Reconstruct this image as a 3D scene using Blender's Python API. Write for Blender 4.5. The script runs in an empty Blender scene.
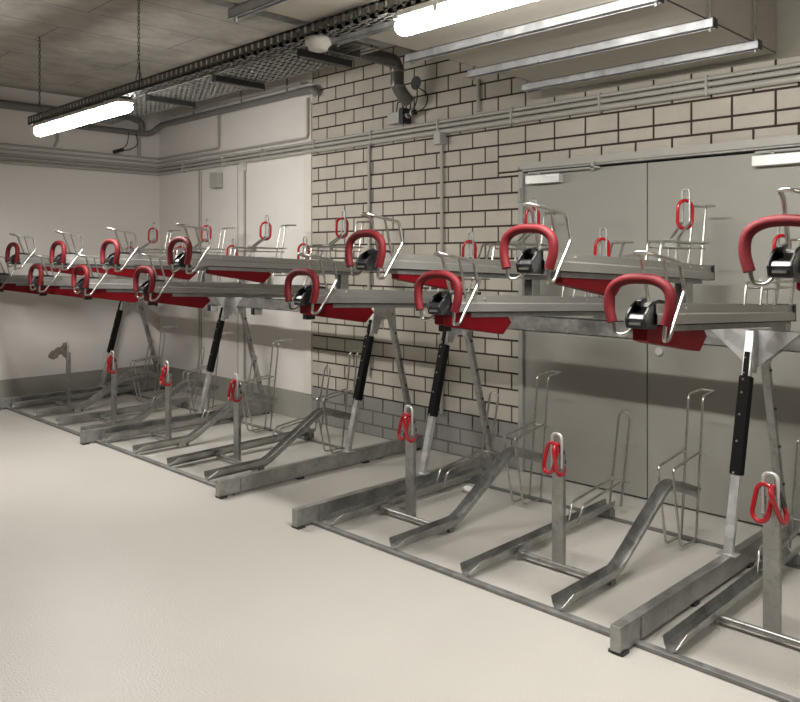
import bpy, bmesh, math, random
from mathutils import Vector, Matrix
random.seed(7)
S = bpy.context.scene
C = S.collection
D = bpy.data

# ------------------------------------------------------------------ camera, world, light, exposure
cam_d = D.cameras.new('camera'); cam = D.objects.new('camera', cam_d); C.objects.link(cam)
cam.location = (0, 0, 1.5); cam.rotation_euler = (math.radians(90), 0, math.radians(45))
cam_d.sensor_fit = 'HORIZONTAL'; cam_d.sensor_width = 36.0
cam_d.lens = 36.0*795/800; cam_d.shift_y = -(351-257)/800; cam_d.clip_start = 0.05
S.camera = cam
W = D.worlds.new('World'); S.world = W; W.use_nodes = True
W.node_tree.nodes['Background'].inputs[0].default_value = (1.0, 0.97, 0.92, 1)
W.node_tree.nodes['Background'].inputs[1].default_value = 0.0
S.view_settings.view_transform = 'Standard'; S.view_settings.look = 'None'
S.view_settings.gamma = 1.0; S.view_settings.use_curve_mapping = False
S.view_settings.exposure = 1.0
LAMP_STRENGTH = 110.0
LAMP_SIDE_STRENGTH = 24.0

# ------------------------------------------------------------------ materials
def new_mat(name):
    m = D.materials.new(name); m.use_nodes = True
    return m, m.node_tree.nodes, m.node_tree.links, m.node_tree.nodes['Principled BSDF']
def mat(name, col, rough=0.5, metal=0.0, var=0.0, scale=8.0, bump=0.0, bscale=60.0, rvar=0.0, coat=0.0, spec=None, stretch=(1,1,1)):
    m, N, L, P = new_mat(name)
    P.inputs['Base Color'].default_value = (*col, 1); P.inputs['Roughness'].default_value = rough
    P.inputs['Metallic'].default_value = metal
    if coat: P.inputs['Coat Weight'].default_value = coat; P.inputs['Coat Roughness'].default_value = 0.08
    if spec is not None: P.inputs['Specular IOR Level'].default_value = spec
    if var or bump or rvar:
        tc = N.new('ShaderNodeTexCoord'); mp = N.new('ShaderNodeMapping'); mp.inputs['Scale'].default_value = stretch
        L.new(tc.outputs['Object'], mp.inputs['Vector'])
    if var or rvar:
        n = N.new('ShaderNodeTexNoise'); n.inputs['Scale'].default_value = scale; n.inputs['Detail'].default_value = 6
        n.inputs['Roughness'].default_value = 0.65
        L.new(mp.outputs[0], n.inputs['Vector'])
        if var:
            r = N.new('ShaderNodeValToRGB'); e = r.color_ramp.elements
            e[0].position = 0.3; e[1].position = 0.72
            e[0].color = (*[c*(1-var) for c in col], 1); e[1].color = (*[min(1, c*(1+var)) for c in col], 1)
            L.new(n.outputs['Fac'], r.inputs[0]); L.new(r.outputs[0], P.inputs['Base Color'])
        if rvar:
            q = N.new('ShaderNodeMapRange'); q.inputs[1].default_value = .3; q.inputs[2].default_value = .7
            q.inputs[3].default_value = max(.03, rough-rvar); q.inputs[4].default_value = min(1, rough+rvar)
            L.new(n.outputs['Fac'], q.inputs[0]); L.new(q.outputs[0], P.inputs['Roughness'])
    if bump:
        n2 = N.new('ShaderNodeTexNoise'); n2.inputs['Scale'].default_value = bscale; n2.inputs['Detail'].default_value = 4
        b = N.new('ShaderNodeBump'); b.inputs['Strength'].default_value = bump; b.inputs['Distance'].default_value = 0.01
        L.new(mp.outputs[0], n2.inputs['Vector']); L.new(n2.outputs['Fac'], b.inputs['Height']); L.new(b.outputs[0], P.inputs['Normal'])
    return m
def galv(name, col, rough=0.42, metal=0.85, vs=34.0):
    """hot-dip zinc: spangle cells plus cloudy staining"""
    m, N, L, P = new_mat(name)
    P.inputs['Metallic'].default_value = metal
    tc = N.new('ShaderNodeTexCoord')
    v = N.new('ShaderNodeTexVoronoi'); v.inputs['Scale'].default_value = vs
    n = N.new('ShaderNodeTexNoise'); n.inputs['Scale'].default_value = 7; n.inputs['Detail'].default_value = 7
    L.new(tc.outputs['Object'], v.inputs['Vector']); L.new(tc.outputs['Object'], n.inputs['Vector'])
    g = N.new('ShaderNodeRGBToBW'); L.new(v.outputs['Color'], g.inputs[0])
    a = N.new('ShaderNodeMath'); a.operation = 'MULTIPLY_ADD'; a.inputs[1].default_value = 0.45
    L.new(g.outputs[0], a.inputs[0]); L.new(n.outputs['Fac'], a.inputs[2])
    r = N.new('ShaderNodeValToRGB'); e = r.color_ramp.elements; e[0].position = .4; e[1].position = 1.0
    e[0].color = (*[c*.78 for c in col], 1); e[1].color = (*[min(1, c*1.25) for c in col], 1)
    L.new(a.outputs[0], r.inputs[0]); L.new(r.outputs[0], P.inputs['Base Color'])
    q = N.new('ShaderNodeMapRange'); q.inputs[3].default_value = rough-.1; q.inputs[4].default_value = rough+.15
    L.new(a.outputs[0], q.inputs[0]); L.new(q.outputs[0], P.inputs['Roughness'])
    return m

M = {}
M['galv'] = galv('galvanised_steel', (.38, .38, .365), .34, .9)
M['galv_dark'] = galv('dull_galvanised_steel', (.25, .25, .24), .5, .75)
M['galv_light'] = galv('bright_galvanised_steel', (.62, .62, .61), .38, .8, 22)
M['alu'] = mat('brushed_aluminium', (.38, .37, .35), .42, .6, var=.08, scale=30, stretch=(1, .05, 1))
M['wire'] = mat('zinc_wire', (.50, .49, .46), .28, .95, var=.25, scale=25)
M['foam'] = mat('red_foam_grip', (.13, .006, .010), .6, 0, spec=.3, bump=.15, bscale=300)
M['ring'] = mat('red_coated_shackle', (.38, .006, .014), .22, 0, coat=.4)
M['flag'] = mat('dark_red_powder_coat', (.14, .002, .006), .5, spec=.2)
M['black'] = mat('black_plastic', (.012, .012, .013), .35)
M['sleeve'] = mat('black_rubber_sleeve', (.006, .006, .006), .8, spec=.2)
M['bolt'] = mat('bolt_steel', (.6, .6, .58), .3, .9)
M['white'] = mat('white_wall_paint', (.75, .715, .68), .85, var=.035, scale=1.2, bump=.08, bscale=120)
M['concrete'] = mat('bare_concrete', (.22, .21, .19), .9, var=.1, scale=2)
M['band'] = mat('grey_base_paint', (.31, .30, .265), .75, var=.10, scale=2.0, bump=.08, bscale=120)
M['brick'] = mat('sand_lime_brick', (.48, .445, .385), .88, var=.11, scale=2.2, bump=.25, bscale=90)
M['brick_grey'] = mat('grey_painted_brick', (.27, .265, .245), .8, var=.08, scale=2.2, bump=.25, bscale=90)
M['mortar'] = mat('dark_brown_mortar', (.05, .037, .026), .95, bump=.4, bscale=150)
M['mortar_grey'] = mat('grey_painted_mortar', (.17, .168, .155), .9)
M['door'] = mat('grey_door_paint', (.31, .30, .268), .5, var=.04, scale=1.5)
M['door_frame'] = mat('grey_steel_frame', (.36, .355, .33), .5)
M['gap'] = mat('dark_door_gap', (.02, .02, .02), .9)
M['silver'] = mat('silver_closer', (.66, .66, .64), .4, .35)
M['conduit'] = mat('light_grey_conduit', (.40, .385, .35), .5)
M['conduit_dark'] = mat('grey_drain_pipe', (.17, .165, .155), .4)
M['duct_pipe'] = mat('wrapped_steel_pipe', (.14, .135, .125), .35, .5, var=.2, scale=20)
M['dark_steel'] = mat('dark_strut_steel', (.06, .058, .055), .5, .5)
M['tray_steel'] = galv('cable_tray_zinc', (.34, .335, .315), .45, .6, 18)
M['rail_steel'] = galv('slotted_rail_zinc', (.20, .195, .18), .5, .5, 18)
M['strut'] = galv('strut_zinc', (.58, .59, .60), .4, .6, 20)
M['duct'] = mat('beige_duct_board', (.40, .375, .32), .8, var=.05, scale=1.3)
M['duct_side'] = mat('grey_beige_duct_side', (.36, .33, .29), .75, var=.05, scale=1.3)
M['plaster'] = mat('grey_plaster', (.33, .31, .265), .9, var=.1, scale=3)
M['plastic_white'] = mat('white_plastic', (.6, .58, .54), .45)
M['box_grey'] = mat('junction_box_grey', (.40, .39, .365), .5)
M['chain'] = mat('lamp_chain', (.10, .095, .09), .4, .6)
M['paper'] = mat('white_paper', (.8, .8, .78), .9)
M['leather'] = mat('dirty_cloth', (.30, .265, .22), .9, var=.35, scale=40, bump=.5, bscale=60)

def floor_mat():
    m, N, L, P = new_mat('speckled_floor_coating')
    tc = N.new('ShaderNodeTexCoord')
    n1 = N.new('ShaderNodeTexNoise'); n1.inputs['Scale'].default_value = .9; n1.inputs['Detail'].default_value = 5
    n2 = N.new('ShaderNodeTexNoise'); n2.inputs['Scale'].default_value = 190; n2.inputs['Detail'].default_value = 2
    for n in (n1, n2): L.new(tc.outputs['Object'], n.inputs['Vector'])
    r = N.new('ShaderNodeValToRGB'); e = r.color_ramp.elements; e[0].position = .3; e[1].position = .7
    e[0].color = (.50, .475, .435, 1); e[1].color = (.56, .535, .49, 1)
    L.new(n1.outputs['Fac'], r.inputs[0])
    mx = N.new('ShaderNodeMixRGB'); mx.blend_type = 'MULTIPLY'; mx.inputs[0].default_value = .14
    L.new(r.outputs[0], mx.inputs[1]); L.new(n2.outputs['Fac'], mx.inputs[2]); L.new(mx.outputs[0], P.inputs['Base Color'])
    P.inputs['Roughness'].default_value = .36; P.inputs['Specular IOR Level'].default_value = .45
    b = N.new('ShaderNodeBump'); b.inputs['Strength'].default_value = .5; b.inputs['Distance'].default_value = .005
    n3 = N.new('ShaderNodeTexNoise'); n3.inputs['Scale'].default_value = 110; n3.inputs['Detail'].default_value = 2
    L.new(tc.outputs['Object'], n3.inputs['Vector'])
    L.new(n3.outputs['Fac'], b.inputs['Height']); L.new(b.outputs[0], P.inputs['Normal'])
    return m
M['floor'] = floor_mat()
def ceiling_mat():
    m, N, L, P = new_mat('board_marked_concrete')
    tc = N.new('ShaderNodeTexCoord'); mp = N.new('ShaderNodeMapping'); mp.inputs['Rotation'].default_value = (0, 0, math.pi/2)
    L.new(tc.outputs['Object'], mp.inputs['Vector'])
    br = N.new('ShaderNodeTexBrick'); br.inputs['Scale'].default_value = 1; br.inputs['Brick Width'].default_value = 2.4
    br.inputs['Row Height'].default_value = .5; br.inputs['Mortar Size'].default_value = .006; br.offset = .37
    br.inputs['Color1'].default_value = (.47, .445, .40, 1); br.inputs['Color2'].default_value = (.50, .475, .43, 1)
    br.inputs['Mortar'].default_value = (.25, .235, .21, 1); br.inputs['Mortar Smooth'].default_value = .3
    L.new(mp.outputs[0], br.inputs['Vector'])
    ns = N.new('ShaderNodeTexNoise'); ns.inputs['Scale'].default_value = 3; ns.inputs['Detail'].default_value = 8; ns.inputs['Roughness'].default_value = .7
    mp2 = N.new('ShaderNodeMapping'); mp2.inputs['Scale'].default_value = (1.6, 1.1, 1)
    L.new(tc.outputs['Object'], mp2.inputs['Vector']); L.new(mp2.outputs[0], ns.inputs['Vector'])
    r = N.new('ShaderNodeValToRGB'); e = r.color_ramp.elements; e[0].position = .3; e[1].position = .7
    e[0].color = (.60, .58, .55, 1); e[1].color = (1, 1, 1, 1); L.new(ns.outputs['Fac'], r.inputs[0])
    mx = N.new('ShaderNodeMixRGB'); mx.blend_type = 'MULTIPLY'; mx.inputs[0].default_value = 1
    L.new(br.outputs['Color'], mx.inputs[1]); L.new(r.outputs[0], mx.inputs[2]); L.new(mx.outputs[0], P.inputs['Base Color'])
    P.inputs['Roughness'].default_value = .9
    b = N.new('ShaderNodeBump'); b.inputs['Strength'].default_value = .3; b.inputs['Distance'].default_value = .01
    L.new(ns.outputs['Fac'], b.inputs['Height']); L.new(b.outputs[0], P.inputs['Normal'])
    return m
M['ceiling'] = ceiling_mat()
def emis(name, strength):
    m, N, L, P = new_mat(name)
    P.inputs['Base Color'].default_value = (.9, .9, .9, 1)
    P.inputs['Emission Color'].default_value = (1, .975, .93, 1); P.inputs['Emission Strength'].default_value = strength
    return m
M['lamp'] = emis('lit_lens', LAMP_STRENGTH); M['lamp_side'] = emis('lit_side', LAMP_SIDE_STRENGTH)

# ------------------------------------------------------------------ mesh helpers
class MB:
    """collects boxes, tubes and extrusions into one mesh"""
    def __init__(s): s.v = []; s.f = []; s.m = []; s.sm = []
    def add(s, vs, fs, mi=0, smooth=False):
        b = len(s.v); s.v += [tuple(v) for v in vs]
        for f in fs: s.f.append([i+b for i in f]); s.m.append(mi); s.sm.append(smooth)
    def box(s, x0, x1, y0, y1, z0, z1, mi=0):
        vs = [(x0,y0,z0),(x1,y0,z0),(x1,y1,z0),(x0,y1,z0),(x0,y0,z1),(x1,y0,z1),(x1,y1,z1),(x0,y1,z1)]
        s.add(vs, [(3,2,1,0),(4,5,6,7),(0,1,5,4),(1,2,6,5),(2,3,7,6),(3,0,4,7)], mi)
        return s
    def bar(s, a, b, wx, wn, mi=0):
        """box beam from a to b lying in a plane X=const: width wx along X, wn across"""
        a = Vector(a); b = Vector(b); d = (b-a).normalized(); X = Vector((1,0,0)); n = d.cross(X).normalized()
        vs = []
        for p in (a, b):
            for sx, sn in ((-1,-1),(1,-1),(1,1),(-1,1)): vs.append(p + X*(sx*wx/2) + n*(sn*wn/2))
        s.add(vs, [(0,1,2,3),(7,6,5,4),(0,4,5,1),(1,5,6,2),(2,6,7,3),(3,7,4,0)], mi)
        return s
    def prism(s, poly, x0, x1, axis='x', mi=0):
        """polygon (a,b) extruded along an axis"""
        n = len(poly)
        def P(t, a, b): return {'x': (t,a,b), 'y': (a,t,b), 'z': (a,b,t)}[axis]
        vs = [P(x0,*p) for p in poly] + [P(x1,*p) for p in poly]
        fs = [tuple(range(n))[::-1], tuple(range(n,2*n))] + [(i,(i+1)%n,n+(i+1)%n,n+i) for i in range(n)]
        s.add(vs, fs, mi); return s
    def tube(s, pts, r, seg=8, closed=False, mi=0, bend=0.0, bn=4, squash=1.0):
        pts = [Vector(p) for p in pts]
        if bend: pts = fillet(pts, bend, bn, closed)
        n = len(pts); rings = []
        prev = None
        for i, p in enumerate(pts):
            if closed: t = (pts[(i+1)%n]-pts[i-1])
            elif i == 0: t = pts[1]-p
            elif i == n-1: t = p-pts[-2]
            else: t = (pts[i+1]-p).normalized()+(p-pts[i-1]).normalized()
            t.normalize()
            if prev is None:
                u = t.cross(Vector((0,0,1)));
                if u.length < .1: u = t.cross(Vector((1,0,0)))
                u.normalize()
            else:
                u = prev - t*prev.dot(t); u.normalize()
            prev = u; w = t.cross(u)
            rings.append([p + (u*math.cos(2*math.pi*k/seg) + w*math.sin(2*math.pi*k/seg)*squash)*r for k in range(seg)])
        vs = [q for R in rings for q in R]; fs = []
        m = n if closed else n-1
        for i in range(m):
            a = i*seg; b = ((i+1)%n)*seg
            for k in range(seg): fs.append((a+k, a+(k+1)%seg, b+(k+1)%seg, b+k))
        s.add(vs, fs, mi, True)
        if not closed:
            s.add(rings[0], [tuple(range(seg))[::-1]], mi); s.add(rings[-1], [tuple(range(seg))], mi)
        return s
    def build(s, name, mats, parent=None, bevel=0.0, kind=None, solid=0.0):
        me = D.meshes.new(name); me.from_pydata(s.v, [], s.f); me.update()
        for m in (mats if isinstance(mats, (list, tuple)) else [mats]): me.materials.append(m)
        me.polygons.foreach_set('material_index', s.m); me.polygons.foreach_set('use_smooth', s.sm)
        bm = bmesh.new(); bm.from_mesh(me); bmesh.ops.recalc_face_normals(bm, faces=bm.faces); bm.to_mesh(me); bm.free()
        o = D.objects.new(name, me); C.objects.link(o)
        if parent: o.parent = parent
        if solid:
            q = o.modifiers.new('solid', 'SOLIDIFY'); q.thickness = solid; q.offset = 0
        if bevel:
            q = o.modifiers.new('bevel', 'BEVEL'); q.width = bevel; q.segments = 2; q.limit_method = 'ANGLE'
        if kind: o['kind'] = kind
        return o
def fillet(pts, r, n, closed=False):
    out = []; N = len(pts)
    for i, p in enumerate(pts):
        if not closed and i in (0, N-1): out.append(p); continue
        a = pts[i-1]; b = pts[(i+1)%N]
        u = a-p; v = b-p; d = min(r, u.length*.48, v.length*.48); u.normalize(); v.normalize()
        p0 = p+u*d; p1 = p+v*d
        for k in range(n+1):
            t = k/n; out.append(p0*(1-t)**2 + p*2*t*(1-t) + p1*t*t)
    return out
def tag(o, label, cat, group=None):
    o['label'] = label; o['category'] = cat
    if group: o['group'] = group
    return o
def empty(name, loc, label=None, cat=None, group=None):
    o = D.objects.new(name, None); C.objects.link(o); o.location = loc; o.empty_display_size = .1
    if label: tag(o, label, cat, group)
    return o
def copy_tree(o, parent=None):
    c = o.copy(); C.objects.link(c); c.parent = parent
    for ch in list(o.children): copy_tree(ch, c)
    return c

# ------------------------------------------------------------------ room shell
XL, YW, ZC = -8.5, 4.55, 3.22           # left wall, rack wall, ceiling
XB = -5.68                              # where the white wall ends and the brickwork starts
X1, Y0 = 4.0, -5.0                      # far end and wall behind the camera
MB().box(XL-.2, X1+.2, Y0-.2, YW+.2, -.2, 0).build('floor', M['floor'], kind='structure')
MB().box(XL-.2, X1+.2, Y0-.2, YW+.2, ZC, ZC+.2).build('ceiling', M['ceiling'], kind='structure')
MB().box(XL-.2, XL, Y0-.2, YW+.2, 0, ZC).build('wall_left', M['white'], kind='structure')
MB().box(X1, X1+.2, Y0-.2, YW+.2, 0, ZC).build('wall_right', M['concrete'], kind='structure')
MB().box(XL-.2, X1+.2, Y0-.2, Y0, 0, ZC).build('wall_front', M['concrete'], kind='structure')
DX0, DX1, DZ = -3.35, -1.36, 2.13       # door opening
# back wall: white part, then brickwork built brick by brick over recessed dark mortar
MB().box(XL, XB, YW, YW+.2, 0, ZC).build('wall_back', M['white'], kind='structure')
w = MB()
BD = .006
w.box(XB, DX0-.0, YW+BD, YW+.2, .235, ZC, 1); w.box(XB, DX0, YW+BD, YW+.2, 0, .235, 3)
w.box(DX0, DX1, YW+BD, YW+.2, DZ, ZC, 1)
w.box(DX1, X1, YW+BD, YW+.2, .235, ZC, 1); w.box(DX1, X1, YW+BD, YW+.2, 0, .235, 3)
def bricks(xa, xb, za, zb, odd, mi):
    """one course between xa and xb"""
    j = .0072; x = XB - .03 + (0 if odd else .12) - .24
    while x < xb:
        p, q = max(x+j, xa+(j if xa == -3.55 else 0)), min(x+.24-j, xb-(j if xb == -3.55 else 0))
        if q-p > .02: w.box(p, q, YW, YW+.01, za+j, zb-j, mi)
        x += .24
ch = .1165; z0 = 2.305
courses = []
k = 0
z = z0
while z > 0: courses.append((max(z-ch, 0), z, k % 2)); z -= ch; k += 1
for za, zb, odd in courses:
    if zb-za < .03: continue
    parts = [(za, zb, 0 if za > .2 else 2)]
    if za < .235 < zb: parts = [(za, zb, 2)]
    for a, b, mi in parts:
        xr = DX0 if zb < 2.08 else -3.55
        bricks(XB, xr, a, b, odd, mi)
        if zb < 2.08: bricks(DX1, X1, a, b, odd, mi)
# over the doors: one low course, a cut course and a thin sliver
bricks(-3.55, X1, 2.221, 2.305, 1, 0)
bricks(-3.55, DX0, 2.104, 2.221, 1, 0); bricks(DX0, DX1, DZ, 2.221, 0, 0); bricks(DX1, X1, 2.104, 2.221, 0, 0)
bricks(-3.55, DX0, 2.072, 2.104, 1, 0); bricks(DX1, X1, 2.072, 2.104, 1, 0)
# the courses above
z = z0; k = 1
while z < ZC-.02:
    bricks(XB, X1, z, min(z+ch, ZC), k % 2, 0); z += ch; k += 1
w.build('wall_back', [M['brick'], M['mortar'], M['brick_grey'], M['mortar_grey']], kind='structure')
MB().box(XL, XL+.004, Y0, YW, 0, .262).build('baseboard_left', M['band'], kind='structure')
MB().box(XL+.004, XB, YW-.004, YW, 0, .25).build('baseboard_back', M['band'], kind='structure')
# white pillar strip at the edge of the brickwork
MB().box(XB-.10, XB, YW-.014, YW, .25, 2.9).build('trim_1', mat('pillar_paint', (.70, .67, .61), .8), kind='structure')
# wall joints of the white panels
g = MB()
for x in (-7.58, -6.88, -5.79): g.box(x-.006, x+.006, YW-.002, YW+.01, .25, 2.42)
g.build('trim_2', mat('grey_wall_joint', (.33, .31, .28), .9), kind='structure')

# double door
fr = MB()
fr.box(DX0, DX0+.035, YW-.03, YW+.06, 0, DZ); fr.box(DX1-.035, DX1, YW-.03, YW+.06, 0, DZ)
fr.box(DX0, DX1, YW-.03, YW+.06, DZ-.035, DZ)
fr.build('trim_3', M['door_frame'], kind='structure', bevel=.002)
MB().box(DX0, DX1, YW+.05, YW+.2, 0, DZ).build('trim_4', M['gap'], kind='structure')
XS = -2.385
for i, (a, b) in enumerate(((DX0+.038, XS-.004), (XS+.004, DX1-.038))):
    d = MB().box(a, b, YW-.012, YW+.04, .012, DZ-.05).build('door_%d' % (i+1), M['door'], kind='structure', bevel=.002)
    if i == 1:
        l = MB().tube([(XS+.083, YW-.0125, .927), (XS+.083, YW-.03, .927)], .024, 20).tube([(XS+.080, YW-.0125, .985), (XS+.080, YW-.02, .985)], .02, 16)
        l.build('door_lock', M['silver'], d)
    h = MB(); hx = a if i == 0 else b
    for hz in (.3, 1.1, 1.93): h.tube([(hx-.02 if i == 0 else hx+.02, YW-.04, hz-.05), (hx-.02 if i == 0 else hx+.02, YW-.04, hz+.05)], .011, 10)
    h.build('door_hinge', M['door_frame'], d)
for x0, x1, lab in ((DX0+.085, DX0+.36, 'silver door closer at the top left corner of the left door leaf'),
                    (-1.735, -1.44, 'silver door closer high on the right door leaf')):
    e = empty('door_closer', ((x0+x1)/2, YW-.012, 2.03), lab, 'door closer', 'closers on the double door')
    w2 = (x1-x0)/2
    MB().box(-w2, w2, -.055, -.001, -.03, .03).build('closer_body', M['silver'], e, bevel=.004)
    MB().box(-w2+.02, w2+.30, -.05, -.042, .042, .052).box(w2+.24, w2+.26, -.05, -.018, .03, .085).box(-w2+.1, -w2+.12, -.05, -.042, .028, .046).build('closer_arm', M['door_frame'], e)
MB().box(DX0+.02, DX1, YW-.045, YW-.031, DZ-.022, DZ+.022).build('trim_5', M['conduit'], kind='structure')

# ------------------------------------------------------------------ the rack's floor rails, trestles, crossbeams
def u_profile(y0, z0_, y1, z1_, hw=.034, h=.05, n=5):
    """cross-section points (x,z) of a gutter-like wheel channel"""
    return [(-hw, h), (-hw*.82, h*.55), (-hw*.42, .004), (-hw*.15, 0), (hw*.15, 0), (hw*.42, .004), (hw*.82, h*.55), (hw, h)]
def channel_mesh(path, hw=.032, h=.052):
    mb = MB(); vs = []
    n = 8
    for i, (y, z) in enumerate(path):
        hr = h*.32 if i == 0 else h
        prof = [(-hw, h), (-hw*.80, h*.42), (-hw*.50, .006), (-hw*.28, 0), (hw*.28, 0), (hw*.50, .006), (hw*(.80 if hr == h else .62), hr*.42), (hw*(1 if hr == h else .72), hr)]
        if i == 0: t = (path[1][0]-y, path[1][1]-z)
        elif i == len(path)-1: t = (y-path[-2][0], z-path[-2][1])
        else:
            a = Vector((path[i+1][0]-y, path[i+1][1]-z)).normalized() + Vector((y-path[i-1][0], z-path[i-1][1])).normalized(); t = (a.x, a.y)
        L = math.hypot(*t); t = (t[0]/L, t[1]/L)
        for (x, dz) in prof: vs.append((x, y - t[1]*dz, z + t[0]*dz))
    fs = []
    for i in range(len(path)-1):
        for k in range(n-1): fs.append((i*n+k, i*n+k+1, (i+1)*n+k+1, (i+1)*n+k))
    mb.add(vs, fs, 0, False)
    return mb

unit_spans = [(-8.38, -4.27, 'left'), (-3.54, 1.2, 'right')]
for xa, xb, side in unit_spans:
    MB().box(xa, xb, 2.80, 2.838, .001, .018).build('floor_rail', M['galv_dark'], bevel=.003)
    tag(D.objects['floor_rail' if side == 'left' else 'floor_rail.001'], 'galvanised front floor rail of the %s rack' % side, 'floor rail', 'floor rails')
    r = MB().box(xa, xb, 4.055, 4.095, .001, .008).build('rear_floor_rail', M['galv_dark'])
    tag(r, 'flat rear floor rail of the %s rack, close to the wall' % side, 'floor rail', 'floor rails')
    e = empty('crossbeam', (0, 0, 0), 'long galvanised crossbeam carrying the upper trays of the %s rack' % side, 'beam', 'crossbeams')
    b = MB(); oy = .045 if side == 'left' else 0; ya, yb = 4.02+oy, 4.09+oy; zt, zb = 1.14, 1.045
    b.box(xa, xb, ya, ya+.005, zb, zt).box(xa, xb, ya, yb, zt-.005, zt).box(xa, xb, ya, yb, zb, zb+.005).box(xa, xb, yb-.005, yb, zb, zt)
    b.build('beam', M['galv'], e)
    cl = [(-7.64), (-6.62), -5.9, -5.16] if side == 'left' else [-.4]
    for cx_ in cl:
        MB().box(cx_-.03, cx_+.03, 4.015+oy, 4.095+oy, .985, 1.04).build('clamp', M['galv_light'], e, bevel=.004)
        MB().box(cx_-.012, cx_+.025, 4.0+oy, 4.015+oy, .99, 1.045).build('rubber_stop', M['black'], e)

def trestle(x, left, right, lab, oy=0.0):
    e = empty('support_trestle', (x, 2.69, 0), lab, 'rack support', 'trestles of the two bicycle racks')
    y = lambda v: v-2.69
    b = MB().box(-.022, .022, 0, y(4.52), .012, .108)
    b.build('floor_beam', M['galv'], e, bevel=.003)
    for yy in (2.695, 3.3, 3.9, 4.45): MB().box(-.032, .03, y(yy), y(yy)+.05, 0, .012).build('foot_plate', M['dark_steel'], e)
    for a_, b_ in ((.022, .026), (-.026, -.022)): MB().box(a_, b_, y(2.845), y(2.852), .012, .098).build('weld_tab', M['galv_dark'], e)
    A = (0, y(3.72+oy), .108); Bt = (0, y(3.99+oy), 1.135)
    MB().bar(A, Bt, .042, .032).build('leg', M['galv_light'], e, bevel=.003)
    P = lambda t: tuple(A[i]+(Bt[i]-A[i])*t for i in range(3))
    MB().bar(P(.345), P(.79), .056, .05).build('sleeve', M['sleeve'], e, bevel=.006)
    q = MB().bar(P(.79), P(.90), .022, .052); q.build('strap', M['sleeve'], e)
    for t in (.36, .5, .62, .72, .78, .81, .88):
        p = P(t); MB().tube([(p[0]-.006, p[1]-.022, p[2]), (p[0]-.006, p[1]-.0285, p[2]-.004)], .0055, 8).build('bolt', M['bolt'], e)
    R0 = (0, y(4.42+oy*.7), .108); R1 = (0, y(4.125+oy), 1.13)
    MB().bar(R0, R1, .040, .036).build('leg', M['galv'], e, bevel=.003)
    for t in (.2, .4, .6, .8, .94):
        p = tuple(R0[i]+(R1[i]-R0[i])*t for i in range(3)); MB().tube([(p[0]+.019, p[1], p[2]), (p[0]+.028, p[1], p[2])], .008, 8).build('bolt', M['dark_steel'], e)
    MB().box(-.045, .045, y(3.69+oy), y(3.75+oy), .108, .114).build('base_plate', M['galv_light'], e)
    MB().prism([(y(v+oy), h) for v, h in ((3.96, 1.14), (4.17, 1.14), (4.185, .97), (4.145, .95), (4.09, 1.035), (4.03, 1.035), (3.985, .93), (3.94, .94))], .022, .027).build('head_plate', M['galv'], e)
    pl = []
    if left: pl.append(-1)
    if right: pl.append(1)
    for yy in (4.012+oy, 4.094+oy):
        for s_ in pl:
            MB().prism([(s_*.021, 1.14), (s_*.225, 1.14), (s_*.21, 1.125), (s_*.021, .955)], y(yy), y(yy)+.004, 'y').build('gusset_plate', M['galv_light'], e)
    return e
trestle(-8.31, False, True, 'trestle at the far left end, its floor beam along the white left wall', .05)
trestle(-6.295, True, True, 'trestle in the middle of the left rack, under the far trays', .05)
trestle(-4.295, True, False, 'trestle closing the right end of the left rack, next to the open gap', .045)
trestle(-3.515, False, True, 'trestle at the left end of the right rack, beside the open gap')
trestle(-1.545, True, True, 'nearest trestle, with large bright triangular gusset plates')

# ------------------------------------------------------------------ lower wheel channels
def wire_hairpin_flat(e):
    for s_ in (-1, 1):
        x = s_*.036
        MB().tube([(x*.8, 3.73, .055), (x, 3.775, .148), (x, 4.20, .196)], .0068, 8, bend=.03).build('wheel_guide', M['wire'], e)
    hp = MB().tube([(-.036, 4.175, .05), (-.036, 4.285, .58), (.036, 4.285, .58), (.036, 4.175, .05)], .0068, 8, bend=.036, bn=6)
    hp.build('hairpin', M['wire'], e)
    MB().tube([(-.037, 4.2, .19), (.075, 4.2, .19)], .005, 8).build('cross_rod', M['wire'], e)
def make_flat():
    e = empty('wheel_channel', (0, 0, 0))
    mb = channel_mesh([(2.825, .019), (2.895, .020), (3.3, .026), (3.8, .036), (4.12, .044)])
    mb.build('channel', M['galv'], e, solid=.003)
    MB().box(-.022, .022, 4.05, 4.12, .012, .05).box(.03, .055, 4.06, 4.075, .02, .06).build('rear_bracket', M['galv_dark'], e)
    wire_hairpin_flat(e)
    return e
def make_ramp():
    e = empty('ramp_channel', (0, 0, 0))
    p = [(2.825, .019), (2.895, .020), (3.29, .026), (3.35, .050), (3.77, .298), (3.80, .310), (3.84, .312), (3.88, .302), (4.11, .222)]
    channel_mesh(p).build('channel', M['galv'], e, solid=.003)
    MB().box(-.012, .012, 3.24, 3.28, .0, .022).build('foot', M['galv_dark'], e)
    for s_ in (-1, 1):
        x = s_*.040
        MB().tube([(x, 4.045, .02), (x, 3.87, .02), (x, 3.795, .345), (x, 3.785, .435), (x, 4.075, .47)], .0068, 8, bend=.03).build('wheel_guide', M['wire'], e)
    MB().tube([(-.040, 4.045, .02), (-.040, 4.13, .76), (-.040, 4.28, .77), (.040, 4.28, .77), (.040, 4.13, .76), (.040, 4.045, .02)], .0068, 8, bend=.03).build('hairpin', M['wire'], e)
    MB().tube([(-.041, 4.078, .465), (.075, 4.078, .465)], .005, 8).build('cross_rod', M['wire'], e)
    MB().box(-.05, .05, 4.03, 4.04, .012, .03).build('rear_bracket', M['galv_dark'], e)
    return e
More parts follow.
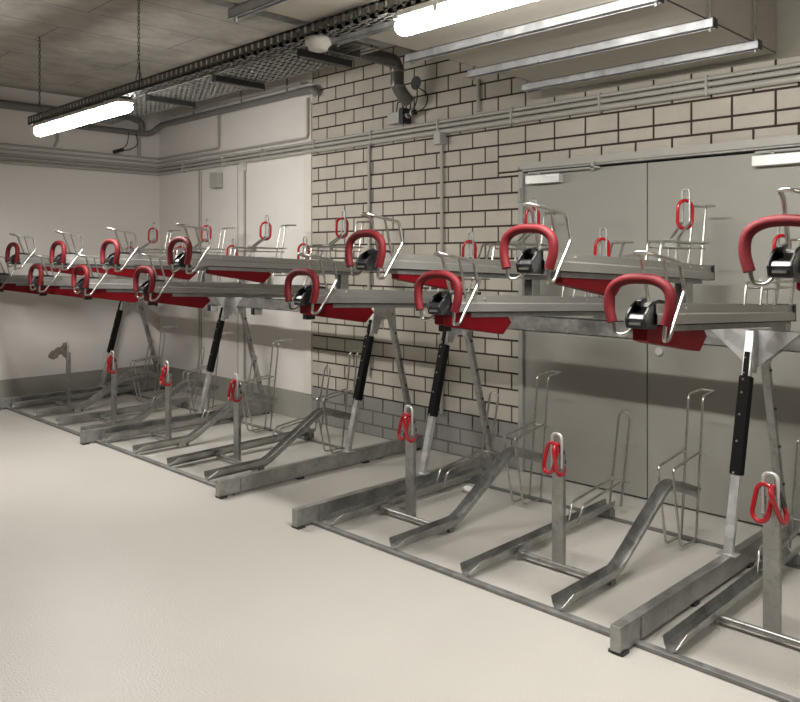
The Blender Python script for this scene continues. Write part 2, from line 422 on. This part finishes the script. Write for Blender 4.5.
FLAT = [(-8.21, 'flat wheel channel on the floor nearest the left wall'),
        (-7.14, 'flat wheel channel on the floor, third from the left wall'),
        (-6.22, 'flat wheel channel just right of the middle trestle of the left rack'),
        (-5.17, 'flat wheel channel third right of the middle trestle of the left rack'),
        (-3.405, 'flat wheel channel beside the right rack\'s first floor beam, small white scrap near its rear'),
        (-2.425, 'flat wheel channel in front of the left grey door leaf, between two ramps'),
        (-1.42, 'flat wheel channel right beside the nearest floor beam, closest to the camera')]
RAMP = [(-7.66, 'ramped wheel channel second from the left wall'),
        (-6.62, 'ramped wheel channel just left of the middle trestle of the left rack'),
        (-5.69, 'ramped wheel channel second right of the middle trestle of the left rack'),
        (-4.67, 'ramped wheel channel beside the floor beam that ends the left rack'),
        (-2.90, 'ramped wheel channel in front of the brick wall end and door frame'),
        (-1.92, 'ramped wheel channel in front of the right door leaf, nearest of the ramps')]
for i, (lst, mk, g_, cat) in enumerate(((FLAT, make_flat, 'flat wheel channels on the floor', 'bike stand'), (RAMP, make_ramp, 'raised ramp channels on the floor', 'bike stand'))):
    proto = mk()
    for k, (x, lab) in enumerate(lst):
        o = proto if k == 0 else copy_tree(proto)
        o.location = (x+.03, 0, 0); tag(o, lab, cat, g_)

# ------------------------------------------------------------------ locking posts with red shackles
def stadium(h, wd, n=8):
    """points (a,b) of an oval link, a across, b down from 0 to -h"""
    r = wd/2; pts = []
    for k in range(n+1):
        a = math.pi*k/n; pts.append((r*math.cos(a), -r + r*math.sin(a)))
    for k in range(n+1):
        a = math.pi + math.pi*k/n; pts.append((r*math.cos(a), -h + r + r*math.sin(a)))
    return pts
def ring_obj(parent, loc, az, roll, h=.145, wd=.072, r=.0095, collar=True):
    """an oval link hanging from loc: roll leans it sideways, az turns it about its own long axis"""
    R = Matrix.Rotation(math.radians(45), 3, 'Z') @ Matrix.Rotation(roll, 3, 'Y') @ Matrix.Rotation(az, 3, 'Z')
    pts = [Vector(loc) + R @ Vector((a, 0, b)) for a, b in stadium(h, wd)]
    o = MB().tube(pts, r, 10, closed=True).build('lock_ring', M['ring'], parent)
    if collar:
        c0 = Vector(loc)+R @ Vector((wd/2, 0, -h*.25)); c1 = Vector(loc)+R @ Vector((wd/2, 0, -h*.68))
        c = MB().tube([c0, c1], r*1.45, 8).build('ring_collar', M['dark_steel'], o)
        c['label'] = 'dark steel collar'
    return o
def make_post(rings=True):
    e = empty('lock_post', (0, 0, 0))
    p = MB().box(-.031, .031, -.006, 0, .02, .565).box(-.031, -.027, .0001, .018, .02, .565).box(.027, .031, .0001, .018, .02, .565)
    p.build('post', M['galv'], e)
    MB().tube([(-.027, -.011, .50), (-.027, -.011, .66), (.027, -.011, .66), (.027, -.011, .50)], .0075, 10, bend=.027, bn=6).build('hairpin', M['galv_light'], e)
    MB().tube([(-.205, 0, .032), (.225, 0, .032)], .013, 10).build('crossbar', M['galv'], e)
    MB().box(-.212, -.202, -.035, .035, .014, .06).build('mounting_plate', M['galv'], e)
    MB().box(.222, .232, -.03, .03, .01, .045).build('mounting_plate', M['galv'], e)
    if rings:
        ring_obj(e, (-.015, -.015, .615), math.radians(-56), math.radians(12), wd=.066, collar=False)
        ring_obj(e, (.010, -.028, .612), math.radians(46), math.radians(-9 if rings is True else -22), wd=.066)
    return e
POST = [(-6.83, "lock post farthest from the camera among those carrying red shackles"),
        (-5.86, "lock post with red shackles standing just behind the left rack's middle floor beam front end"),
        (-4.87, "lock post with red shackles nearest the right end of the left rack"),
        (-3.13, 'lock post with red shackles just right of the open gap, before the brick wall'),
        (-2.145, 'lock post with red shackles in front of the left grey door leaf'),
        (-1.165, 'nearest lock post at the right edge, one red shackle swung out')]
proto = make_post()
for k, (x, lab) in enumerate(POST):
    o = proto if k == 0 else (make_post('swung') if k == len(POST)-1 else copy_tree(proto))
    o.location = (x, 3.21, 0); tag(o, lab, 'lock post', 'galvanised lock posts')
o = make_post(False); o.location = (-7.82, 3.21, 0)
tag(o, 'bare lock post without shackles near the left wall, a dirty bundle on it', 'lock post', 'galvanised lock posts')
# dirty bundle on the bare post
def blob(name, m, loc, segs, label, cat, noise=.3):
    bm = bmesh.new()
    for (c, s_) in segs:
        q = bmesh.ops.create_icosphere(bm, subdivisions=2, radius=1.0)
        for v in q['verts']:
            f = 1 + noise*(random.random()-.5)
            v.co = Vector((v.co.x*s_[0]*f+c[0], v.co.y*s_[1]*f+c[1], v.co.z*s_[2]*f+c[2]))
    me = D.meshes.new(name); bm.to_mesh(me); bm.free(); me.materials.append(m)
    o = D.objects.new(name, me); C.objects.link(o); o.location = loc
    rm = o.modifiers.new('fuse', 'REMESH'); rm.mode = 'VOXEL'; rm.voxel_size = .006
    rm.use_smooth_shade = True
    tag(o, label, cat); return o
blob('cloth_bundle', M['leather'], (-7.82, 3.165, .585), [((-.0, .02, .035), (.036, .036, .045)), ((-.0, .02, -.03), (.030, .03, .04)), ((-.01, -.03, .0), (.036, .045, .04)), ((-.02, -.07, -.03), (.04, .045, .042)), ((-.02, -.095, -.045), (.036, .036, .036))],
     'dirty grey-brown cloth bundle stuck on the bare lock post', 'rag')
blob('paper_scrap', M['paper'], (-3.27, 3.885, .022), [((0, 0, 0), (.05, .026, .02)), ((.03, .01, .004), (.03, .022, .018))], 'small crumpled white scrap on the floor behind the ramp channel', 'paper', .5)

# ------------------------------------------------------------------ upper trays
def make_upper(kind):
    zt = 1.33; sl = -.045
    yr = 4.11 if kind == 'low' else 4.31
    e = empty('bicycle_tray', (0, 0, 0))
    # side-rail profile: U channel with a stepped flange
    hw = .045; pr = [(-hw,.0), (-hw,-.034), (-hw-.006,-.040), (-hw-.006,-.076), (-.02,-.08), (.02,-.08), (hw+.006,-.076), (hw+.006,-.040), (hw,-.034), (hw,0),
                     (hw-.006,0), (hw-.006,-.05), (.02,-.062), (-.02,-.062), (-hw+.006,-.05), (-hw+.006,0)]
    y0 = 2.70; n = len(pr)
    zz = lambda y: zt + sl*(y-2.7)
    mb = MB(); vs = [(x, y0, zz(y0)+z) for x, z in pr] + [(x, yr, zz(yr)+z) for x, z in pr]
    mb.add(vs, [(i, (i+1) % n, n+(i+1) % n, n+i) for i in range(n)])
    mb.build('rail', M['alu'], e)
    MB().box(-.052, .052, yr-.002, yr+.006, zz(yr)-.082, zz(yr)+.002).box(.046, .054, yr-.022, yr-.004, zz(yr)-.03, zz(yr)-.004).build('end_cap', M['black'], e)
    for yy in (y0+.24, yr-.28, yr-.13): MB().tube([(hw, yy, zz(yy)-.017), (hw+.004, yy, zz(yy)-.017)], .006, 8).build('rivet', M['bolt'], e)
    # guide rail underneath
    gy = 4.10 if kind == 'low' else 4.2
    vs = []
    G = MB()
    for y_ in (2.85, gy):
        zc = zz(y_)-.082
        for (x, z) in ((-.034, zc-.022), (.034, zc-.022), (.034, zc), (-.034, zc)): vs.append((x, y_, z))
    G.add(vs, [(0,1,2,3),(7,6,5,4),(0,4,5,1),(1,5,6,2),(2,6,7,3),(3,7,4,0)])
    G.build('guide_rail', M['galv_dark'], e)
    # support between crossbeam and tray
    if kind == 'low':
        MB().box(-.035, .035, 4.02, 4.09, 1.1405, zz(4.1)-.09).build('support', M['galv'], e)
    else:
        base = 1.1405-.195
        MB().box(-.034, -.029, 4.015, 4.09, base, zz(4.1)-.09).box(.029, .034, 4.015, 4.09, base, zz(4.1)-.09).box(-.034, .034, 4.085, 4.09, base, zz(4.1)-.09).box(-.034, .034, 4.015, 4.09, base, base+.005).build('support', M['galv'], e)
    # red keel plate hanging under the tray
    o = 0 if kind == 'low' else .2
    f = [(2.665+o, 1.248), (3.12+o, 1.228), (3.165+o, 1.178), (3.10+o, 1.122), (2.70+o, 1.185), (2.665+o, 1.195)]
    fl = MB().prism(f, -.03, .03); fl.build('keel_plate', M['flag'], e, bevel=.004)
    if kind == 'low': MB().box(-.028, .0, 2.69, 2.75, 1.16, 1.195).build('bumper', M['black'], e, bevel=.003)
    # front nose clamp
    hood = [(2.635, -.088), (2.625, -.055), (2.635, -.035), (2.665, -.008), (2.70, .008), (2.74, .014), (2.80, .006), (2.80, -.03), (2.755, -.028), (2.735, -.06), (2.71, -.096)]
    c = MB()
    c.prism([(a, zt+b_) for a, b_ in hood], -.040, -.030); c.prism([(a, zt+b_) for a, b_ in hood], .030, .040)
    c.prism([(2.64, zt-.09), (2.631, zt-.055), (2.645, zt-.038), (2.67, zt-.035), (2.71, zt-.094)], -.032, .032)
    c.prism([(2.70, zt-.03), (2.69, zt-.01), (2.70, zt+.012), (2.74, zt+.018)], -.032, -.012)
    nose = c.build('nose_clamp', M['black'], e, bevel=.003)
    MB().box(-.022, .022, 2.624, 2.634, zt-.076, zt-.068).build('slot_strip', M['bolt'], nose)
    MB().prism([(2.70, zt-.06), (2.70, zt-.012), (2.78, zt+.002), (2.80, zt-.05)], -.029, .029).build('nose_block', M['alu'], e)
    # foam handle
    H = lambda pts: [(x, y, zt+z) for x, y, z in pts]
    arch = H([(-.100, 2.645, -.072), (-.120, 2.65, -.01), (-.114, 2.655, .055), (-.06, 2.657, .088), (.005, 2.657, .093), (.07, 2.657, .088), (.122, 2.655, .055), (.128, 2.65, -.01), (.110, 2.645, -.072)])
    MB().tube(arch, .0195, 14, bend=.05, bn=5).build('handle', M['foam'], e)
    MB().tube(H([(-.100, 2.645, -.06), (-.088, 2.645, -.118), (-.05, 2.66, -.115), (-.03, 2.68, -.085)]), .0075, 10, bend=.03).build('handle_tube', M['wire'], e)
    MB().tube(H([(.110, 2.645, -.06), (.103, 2.645, -.128), (.098, 2.69, -.128), (.094, 2.825, .045), (.082, 2.81, .15), (.060, 2.66, .178), (.035, 2.625, .187), (-.002, 2.63, .187), (-.014, 2.70, .172), (-.020, 2.775, -.02)]), .0075, 10, bend=.014).build('front_hoop', M['wire'], e)
    MB().tube(H([(.060, 2.735, .162), (.052, 2.79, -.01)]), .006, 8).build('hoop_strut', M['wire'], e)
    # rear wheel basket
    zr = zz(3.75)-.03
    for s_ in (-1, 1):
        x = s_*.036
        MB().tube([(x, 3.70, zr), (x, 3.73, zt+.055), (x, 4.225, zt+.05)], .0068, 8, bend=.03).build('wheel_guide', M['wire'], e)
        MB().tube([(x, 3.72, zt+.025), (x, 4.22, zt+.02)], .005, 8).build('wheel_guide', M['wire'], e)
    y_b = 4.08 if kind == 'low' else 4.18
    MB().tube([(-.036, y_b, zr), (-.036, 4.24, zt+.255), (-.036, 4.36, zt+.258), (.036, 4.36, zt+.258), (.036, 4.24, zt+.255), (.036, y_b, zr)], .0068, 8, bend=.022).build('hairpin', M['wire'], e)
    MB().tube([(-.036, 4.215, zt+.05), (.075, 4.215, zt+.05)], .0045, 8).build('cross_rod', M['wire'], e)
    # kinked lock loop with its red shackle
    lx = .0
    MB().tube([(lx-.012, 3.90, zr), (lx-.012, 3.91, zt+.06), (lx-.012, 4.06, zt+.155), (lx-.012, 4.06, zt+.335), (lx+.028, 4.06, zt+.335), (lx+.028, 4.06, zt+.155), (lx+.028, 3.91, zt+.06), (lx+.028, 3.90, zr)], .0068, 10, bend=.02, bn=6).build('lock_loop', M['galv'], e)
    MB().box(-.04, .04, 3.89, 3.93, zt+.02, zt+.07).build('loop_bracket', M['galv'], e)
    ring_obj(e, (lx+.012, 4.045, zt+.275), math.radians(12), math.radians(2), h=.15, wd=.085, r=.0095, collar=False)
    return e
LOW = [(-8.21, 'lower upper-tier tray hugging the left wall, cut by the left edge of the picture'),
       (-7.14, 'lower-set upper-tier tray with the leftmost fully visible front-row red handle'),
       (-6.22, 'lower-set upper-tier tray with the second fully visible front-row red handle from the left'),
       (-5.17, 'lower-set upper-tier tray at the right end of the front row on the left rack'),
       (-3.405, 'lower-set upper-tier tray starting the right rack, just past the open gap'),
       (-2.415, 'lower-set upper-tier tray running in front of brick wall and left door leaf'),
       (-1.43, 'lower-set upper-tier tray nearest the camera, right above the big gusset plates')]
HIGH = [(-7.70, 'raised upper-tier tray nearest the left wall'),
        (-6.66, 'raised upper-tier tray second from the left wall'),
        (-5.70, 'raised upper-tier tray third from the left wall'),
        (-4.69, 'raised upper-tier tray at the right end of the left rack'),
        (-2.90, 'raised upper-tier tray of the right rack with handle in front of the brick wall'),
        (-1.92, 'raised upper-tier tray with its red handle in front of the door\'s left edge'),
        (-.93, 'raised upper-tier tray at the right edge of the picture, mostly cut off')]
for kind, lst in (('low', LOW), ('high', HIGH)):
    proto = make_upper(kind)
    for k, (x, lab) in enumerate(lst):
        o = proto if k == 0 else copy_tree(proto)
        o.location = (x, 0, 0 if kind == 'low' else .195)
        if x == -1.43:
            for ch_ in list(o.children):
                if ch_.name.startswith('bumper'): D.objects.remove(ch_)
        tag(o, lab, 'bike tray', 'lower-set trays of the upper tier' if kind == 'low' else 'raised trays of the upper tier')

# ------------------------------------------------------------------ services on the walls
def run(name, pts, r, m, label, cat, group=None, bend=0.0, clips=None, seg=12):
    o = MB().tube(pts, r, seg, bend=bend, bn=5).build(name, m)
    tag(o, label, cat, group); return o
yc = YW-.03
for i, (z, r) in enumerate(((2.458, .020), (2.500, .016), (2.535, .013))):
    nm = ('lowest', 'middle', 'upper')[i]
    run('wall_conduit', [(XL+.03, Y0+.1, z), (XL+.03, yc, z), (X1-.1, yc, z)], r, M['conduit'], '%s of the three long grey conduits running round both walls' % nm, 'conduit', 'long wall conduits', bend=.05)
run('wall_conduit', [(XL+.03, Y0+.1, 2.585), (XL+.03, yc, 2.585), (XB-.03, yc, 2.585), (XB-.03, yc, 2.95)], .012, M['conduit'],
    'grey conduit that ends in a rise beside the edge of the brickwork', 'conduit', 'long wall conduits', bend=.04)
run('wall_conduit', [(XL+.03, Y0+.1, 2.635), (XL+.03, yc, 2.635), (-7.2, yc, 2.635), (-7.2, yc, 3.05)], .011, M['conduit'],
    'top grey conduit of the left wall bundle, rising beyond the corner', 'conduit', 'long wall conduits', bend=.04)
for x in [-7.9, -7.1, -6.4, -5.6, -4.85, -4.1, -3.4, -2.7, -2.0, -1.3]:
    MB().box(x-.007, x+.007, YW-.054, YW-.001, 2.434, 2.552).build('clip', M['box_grey'], D.objects['wall_conduit'])
for x, z1_, z2_, r, lab in ((-7.60, .27, 2.44, .008, 'thin vertical conduit on the white wall nearest the corner'),
                      (-6.74, .27, 2.36, .010, 'vertical conduit below the small box on the white wall'),
                      (-4.90, .5, 2.44, .013, 'vertical grey conduit on the brick wall under the bundle'),
                      (-4.08, .3, 2.40, .013, 'vertical grey conduit on brick below the small junction box'),
                      (-3.72, 2.565, 2.80, .014, 'short vertical conduit on brick under the ceiling duct'),):
    run('drop_conduit', [(x, YW-.018, z1_), (x, YW-.018, z2_)], r, M['conduit'], lab, 'conduit', 'vertical conduits')
for x, y, z, w_, h_, m, lab in ((-7.22, YW-.04, 2.30, .14, .16, 'box_grey', 'square grey box under the conduits on the white wall'),
                          (-6.74, YW-.03, 2.40, .05, .08, 'plastic_white', 'small white junction box on the white wall conduit'),
                          (-4.08, YW-.035, 2.405, .07, .09, 'box_grey', 'small grey junction box on the brick wall conduit'),
                          (-4.545, YW-.045, 2.615, .13, .09, 'box_grey', 'grey socket box on brick beside the black plugs')):
    o = MB().box(-w_/2, w_/2, -.04 if w_ > .06 else -.03, .029 if w_ < .06 else .034, -h_/2, h_/2).build('junction_box', M[m], bevel=.004)
    o.location = (x, y, z); tag(o, lab, 'junction box', 'junction boxes')
# black plugs and cables at the socket box
e = empty('cable_plugs', (-4.44, YW-.05, 2.62), 'black plugs and looped cables beside the grey socket box', 'cable')
MB().box(-.02, .02, -.05, .045, -.06, .06).tube([(.02, -.02, 0), (.14, -.03, .01)], .022, 12).build('plug', M['black'], e)
MB().tube([(.045, -.02, 0), (.055, -.02, 0)], .025, 12).tube([(.10, -.03, .01), (.11, -.03, .01)], .025, 12).build('plug_ring', M['plastic_white'], e)
MB().tube([(.14, -.03, .01), (.25, -.03, .03), (.27, -.02, .13), (.12, 0, .22)], .005, 8, bend=.08).tube([(-.02, 0, .05), (-.02, -.02, .11), (-.07, -.02, .12), (-.10, 0, .04)], .005, 8, bend=.03).tube([(.02, 0, .02), (.02, -.02, .13), (.07, -.02, .13), (.08, -.02, .01)], .005, 8, bend=.03).tube([(.09, 0, .04), (.13, 0, .11), (.13, 0, .22)], .005, 8, bend=.03).build('cord', M['black'], e)
# drain pipe round the corner
run('drain_pipe', [(XL+.06, 1.0, 3.03), (XL+.06, 3.9, 3.03)], .045, M['conduit_dark'], 'dark grey pipe high on the left wall behind the lamp', 'pipe')
e = empty('corner_pipe', (0, 0, 0), 'dark grey pipe turning the corner and running below the cable tray', 'pipe')
MB().tube([(XL+.06, 3.55, 2.90), (XL+.06, YW-.20, 2.90), (XL+.13, YW-.16, 2.91), (XL+.22, YW-.10, 2.99), (XL+.42, YW-.08, 3.0), (XB+.02, YW-.08, 3.0)], .033, 14, bend=.05).build('pipe', M['conduit_dark'], e)
MB().tube([(XL+.42, YW-.08, 3.075), (XB-.05, YW-.08, 3.075)], .012, 8).build('side_tube', M['conduit'], e)
MB().tube([(XB-.1, YW-.08, 3.0), (XB+.10, YW-.07, 3.0), (XB+.12, YW-.03, 2.96)], .038, 14, bend=.04).build('elbow', M['conduit_dark'], e)
for x in (-7.6, -6.7, -5.95): MB().box(x-.004, x+.004, YW-.085, YW-.077, 3.03, ZC).build('hanger_rod', M['dark_steel'], e)
MB().tube([(XL+.06, YW-.25, 2.9), (XL+.07, YW-.25, 3.03), (XL+.07, YW-.36, 3.05)], .035, 12, bend=.05).build('branch', M['conduit_dark'], e)
run('pipe_drop', [(XL+.05, YW-.28, 2.86), (XL+.05, YW-.28, 2.64)], .018, M['conduit'], 'short pale pipe dropping to the conduits in the corner', 'pipe')
run('pipe_drop', [(XL+.05, 3.36, 2.95), (XL+.05, 3.36, 2.72), (XL+.05, 3.33, 2.66)], .016, M['conduit'], 'short pale pipe dropping behind the left lamp', 'pipe', bend=.03)
e = empty('hanging_plug', (XL+.12, 4.0, 2.75), 'black cable with a plug dangling in the upper left corner', 'cable')
MB().tube([(0, .12, .14), (0, .10, .0), (0, .04, -.06)], .005, 8, bend=.05).tube([(0, .20, .14), (.02, .22, .0), (0, .12, -.06), (0, .05, -.07)], .005, 8, bend=.05).build('cord', M['black'], e)
MB().tube([(0, .05, -.06), (0, -.06, -.10)], .02, 10).build('plug', M['black'], e)

# insulated pipe elbow entering the brick wall
e = empty('pipe_elbow', (0, 0, 0), 'thick dark wrapped pipe bending down from the tray into the brick wall', 'pipe')
MB().tube([(-4.33, 3.6, 3.0), (-4.33, 4.27, 3.0), (-4.33, 4.30, 2.93), (-4.33, 4.30, 2.82), (-4.33, 4.345, 2.765), (-4.33, 4.42, 2.71)], .052, 16, bend=.06, bn=5).build('pipe', M['duct_pipe'], e)
MB().tube([(-4.33, 4.30, 2.915), (-4.33, 4.30, 2.93)], .056, 16).tube([(-4.33, 4.30, 2.80), (-4.33, 4.30, 2.815)], .056, 16).build('joint_band', M['galv'], e)
MB().tube([(-4.37, YW-.003, 2.88), (-4.37, YW-.0005, 2.88)], .055, 20).build('wall_shade_patch', M['dark_steel'], e)  # dark disc on the brick, painting in the shade beside the elbow

# ------------------------------------------------------------------ ceiling services
# slotted carrier rail over the lamps
e = empty('slotted_rail', (0, 0, 0), 'long slotted metal rail that the tube lamps hang under', 'cable tray')
YL = 2.40; r = MB(); xa, xb = -6.50, 1.5; zb, zt = 2.540, 2.605
for yy in (YL-.045, YL+.045):
    r.box(xa, xb, yy-.002, yy+.002, zt-.012, zt); r.box(xa, xb, yy-.002, yy+.002, zb, zb+.016)
    x = xa
    while x < xb: r.box(x, x+.034, yy-.002, yy+.002, zb, zt); x += .055
r.box(xa, xb, YL-.045, YL-.025, zb, zb+.003).box(xa, xb, YL+.025, YL+.045, zb, zb+.003).box(xa, xb, YL-.008, YL+.008, zb, zb+.003)
x = xa
while x < xb: r.box(x, x+.035, YL-.045, YL+.045, zb, zb+.003); x += .11
r.build('rail', M['rail_steel'], e)
for x in (-1.0, .5):
    MB().box(x-.003, x+.003, YL+.05, YL+.056, zb-.006, ZC).box(x-.01, x+.01, YL-.05, YL+.056, zb-.006, zb).build('hanger_rod', M['dark_steel'], e)
# lamps
def make_lamp():
    e = empty('tube_lamp', (0, 0, 0))
    L = 1.50
    def cap(sx):
        return sx
    prof = []
    d = MB()
    n = 20; sec = 24; rings = []
    xs = [0, .012, .035] + [.035+(L-.07)*k/8 for k in range(1, 8)] + [L-.035, L-.012, L]
    for i, x in enumerate(xs):
        f = .72 if i in (0, len(xs)-1) else (.92 if i in (1, len(xs)-2) else 1)
        rings.append([(x, .046*f*math.cos(2*math.pi*k/n), .002+.035*f*math.sin(2*math.pi*k/n)) for k in range(n)])
    vs = [p for R in rings for p in R]; fs = []
    for i in range(len(rings)-1):
        for k in range(n): fs.append((i*n+k, i*n+(k+1) % n, (i+1)*n+(k+1) % n, (i+1)*n+k))
    fs.append(tuple(range(n))[::-1]); fs.append(tuple(range((len(rings)-1)*n, len(rings)*n)))
    d.add(vs, fs, 0, True)
    for fi, f_ in enumerate(d.f):
        if len(f_) == 4 and sum(d.v[q][2] for q in f_)/4 < -.018: d.m[fi] = 1
    d.build('diffuser', [M['lamp_side'], M['lamp']], e)
    MB().box(.03, L-.03, -.05, .05, .036, .062).box(.0, .05, -.045, .045, .03, .05).box(L-.05, L, -.045, .045, .03, .05).build('housing', M['plastic_white'], e, bevel=.004)
    for x in (.25, .55, .95, 1.27):
        MB().prism([(-.053, .012), (-.050, .012), (-.050, .0625), (.050, .0625), (.050, .012), (.053, .012), (.053, .0655), (-.053, .0655)], x-.012, x+.012).build('clip', M['silver'], e)
    return e
LAMPS = [(-6.40, 'lit tube lamp hanging at the left end of the slotted rail'),
         (-2.40, 'lit tube lamp at the top edge of the picture, under the big duct')]
proto = make_lamp()
for k, (x, lab) in enumerate(LAMPS):
    o = proto if k == 0 else copy_tree(proto)
    o.location = (x, YL, 2.473); tag(o, lab, 'lamp', 'tube lamps')
for (x, y, lab) in ((1.7, YL, 'added unseen tube lamp further along the slotted rail, right of the picture'),):  # unseen extra lamp, added on the rail to brighten the room
    o = copy_tree(proto); o.location = (x, y, 2.473)
    tag(o, lab, 'lamp', 'tube lamps')
# chains
def chain(x, y, za, zb, lab):
    mb = MB(); z = za; k = 0; hl = .034
    while z > zb:
        r_ = math.pi/2*(k % 2)
        pts = [Vector((x+a*math.cos(r_), y+a*math.sin(r_), z+b)) for a, b in stadium(hl, .012, 5)]
        mb.tube(pts, .0022, 6, closed=True); z -= hl-.007; k += 1
    mb.tube([(x, y, zb+.004), (x-.035, y, zb-.06), (x-.035, y, zb-.10)], .003, 6).tube([(x, y, zb+.004), (x+.035, y, zb-.06), (x+.035, y, zb-.10)], .003, 6)
    o = mb.build('chain', M['chain']); tag(o, lab, 'chain', 'lamp chains')
chain(-6.38, YL, ZC, 2.705, 'thin chain from the ceiling to the left end of the left lamp')
chain(-4.75, YL, ZC, 2.705, 'chain from the ceiling to the right end of the left lamp')
# broad perforated cable tray on brackets
e = empty('cable_tray', (0, 0, 0), 'broad perforated metal cable tray hung from the ceiling along the wall', 'cable tray')
t = MB(); xa, xb = -7.2, -3.72; ya, yb = 2.96, 3.37; z = 2.75
for k in range(11):
    y_ = ya + (yb-ya)*k/10; wv = .026 if k not in (0, 10) else .03
    t.box(xa, xb, max(ya, y_-wv/2), min(yb, y_+wv/2), z, z+.002)
x = xa
while x < xb: t.box(x, x+.05, ya, yb, z, z+.002); x += .08
t.box(xa, xb, ya, ya+.002, z, z+.06).box(xa, xb, yb-.002, yb, z, z+.06)
t.build('perforated_sheet', M['tray_steel'], e)
for k in range(5): MB().tube([(xa+.05, ya+.06+k*.06, z+.014), (xb-.02, ya+.06+k*.06, z+.014)], .009, 6).build('cable', M['conduit_dark'], e)
for x in (-6.67, -5.72, -4.77, -3.82):
    b = MB().box(x-.02, x+.02, ya+.0, yb+.0, z-.04, z-.001)
    b.build('bracket', M['dark_steel'], e)
    for q_ in (ya-.012, yb+.004): MB().box(x-.004, x+.004, q_, q_+.008, z-.05, ZC if x in (-6.67, -3.82) and q_ > 3.1 else z+.11).build('hanger_rod', M['dark_steel'], e)
# branch of the tray towards the wall
e = empty('tray_branch', (0, 0, 0), 'short ladder-like tray branch carrying the wrapped pipe towards the wall', 'cable tray')
t = MB(); t.box(-4.06, -4.05, 3.05, 3.48, 2.815, 2.87).box(-3.67, -3.66, 3.05, 3.48, 2.815, 2.87)
for k in range(8): t.box(-4.05, -3.67, 3.06+k*.056, 3.092+k*.056, 2.815, 2.825)
t.box(-3.88, -3.84, 3.05, 3.48, 2.812, 2.815)
t.build('ladder', M['tray_steel'], e)
for q_ in (-4.068, -3.66):
    MB().box(q_, q_+.008, 3.4, 3.408, 2.82, ZC).build('hanger_rod', M['dark_steel'], e)
# smoke detector
e = empty('smoke_detector', (-2.95, YL, 2.54), 'round white smoke detector below the slotted rail', 'smoke detector')
d = MB(); n = 24; pr = [(.0, .0), (.062, .0), (.062, -.03), (.05, -.038), (.045, -.055), (.03, -.06), (0, -.06)]
vs = []; fs = []
for (rr, zz) in pr:
    for k in range(n): vs.append((rr*math.cos(2*math.pi*k/n), rr*math.sin(2*math.pi*k/n), zz))
for i in range(len(pr)-1):
    for k in range(n): fs.append((i*n+k, i*n+(k+1) % n, (i+1)*n+(k+1) % n, (i+1)*n+k))
d.add(vs, fs, 0, True); d.build('detector_head', M['plastic_white'], e)
# duct with its struts
e = empty('ventilation_duct', (0, 0, 0), 'large beige boxed ventilation duct hanging on steel struts at the top right', 'duct')
dx0, dx1, dz = -2.98, -1.62, 2.615
MB().box(dx0, dx1, -.6, YW-.02, dz, dz+.004).build('duct_bottom', M['duct'], e)
MB().box(dx1-.004, dx1, -.6, YW-.02, dz, ZC-.03).build('duct_side', M['duct_side'], e)
MB().box(dx0, dx0+.004, -.6, YW-.02, dz, ZC-.03).box(dx0, dx1, -.6, -.596, dz, ZC-.03).box(dx0, dx1, -.6, YW-.02, ZC-.034, ZC-.03).build('duct_side', M['duct_side'], e)
MB().box(dx0-.16, dx0-.002, -.6, 3.0, dz+.03, dz+.14).build('edge_beam', M['galv_dark'], e)
for k, y_ in enumerate((1.45, 2.0, 2.6, 3.13, 3.66, 4.20)):
    s_ = MB(); a, b = dx0-.09, dx1+.035
    s_.box(a, b, y_-.021, y_-.018, dz-.045, dz-.001).box(a, b, y_+.018, y_+.021, dz-.045, dz-.001).box(a, b, y_-.021, y_+.021, dz-.004, dz-.001)
    s_.box(a, b, y_-.021, y_-.012, dz-.045, dz-.042).box(a, b, y_+.012, y_+.021, dz-.045, dz-.042)
    s_.build('strut', M['strut'], e)
    MB().box(b, b+.006, y_-.022, y_+.022, dz-.047, dz).build('strut_cap', M['black'], e)
    for xx in (b-.02, a+.03): MB().box(xx-.005, xx+.005, y_-.005, y_+.005, dz-.06, ZC).build('hanger_rod', M['galv'], e)
MB().box(-3.17, -1.48, YW-.012, YW, 2.585, ZC).build('trim_6', M['plaster'], kind='structure')
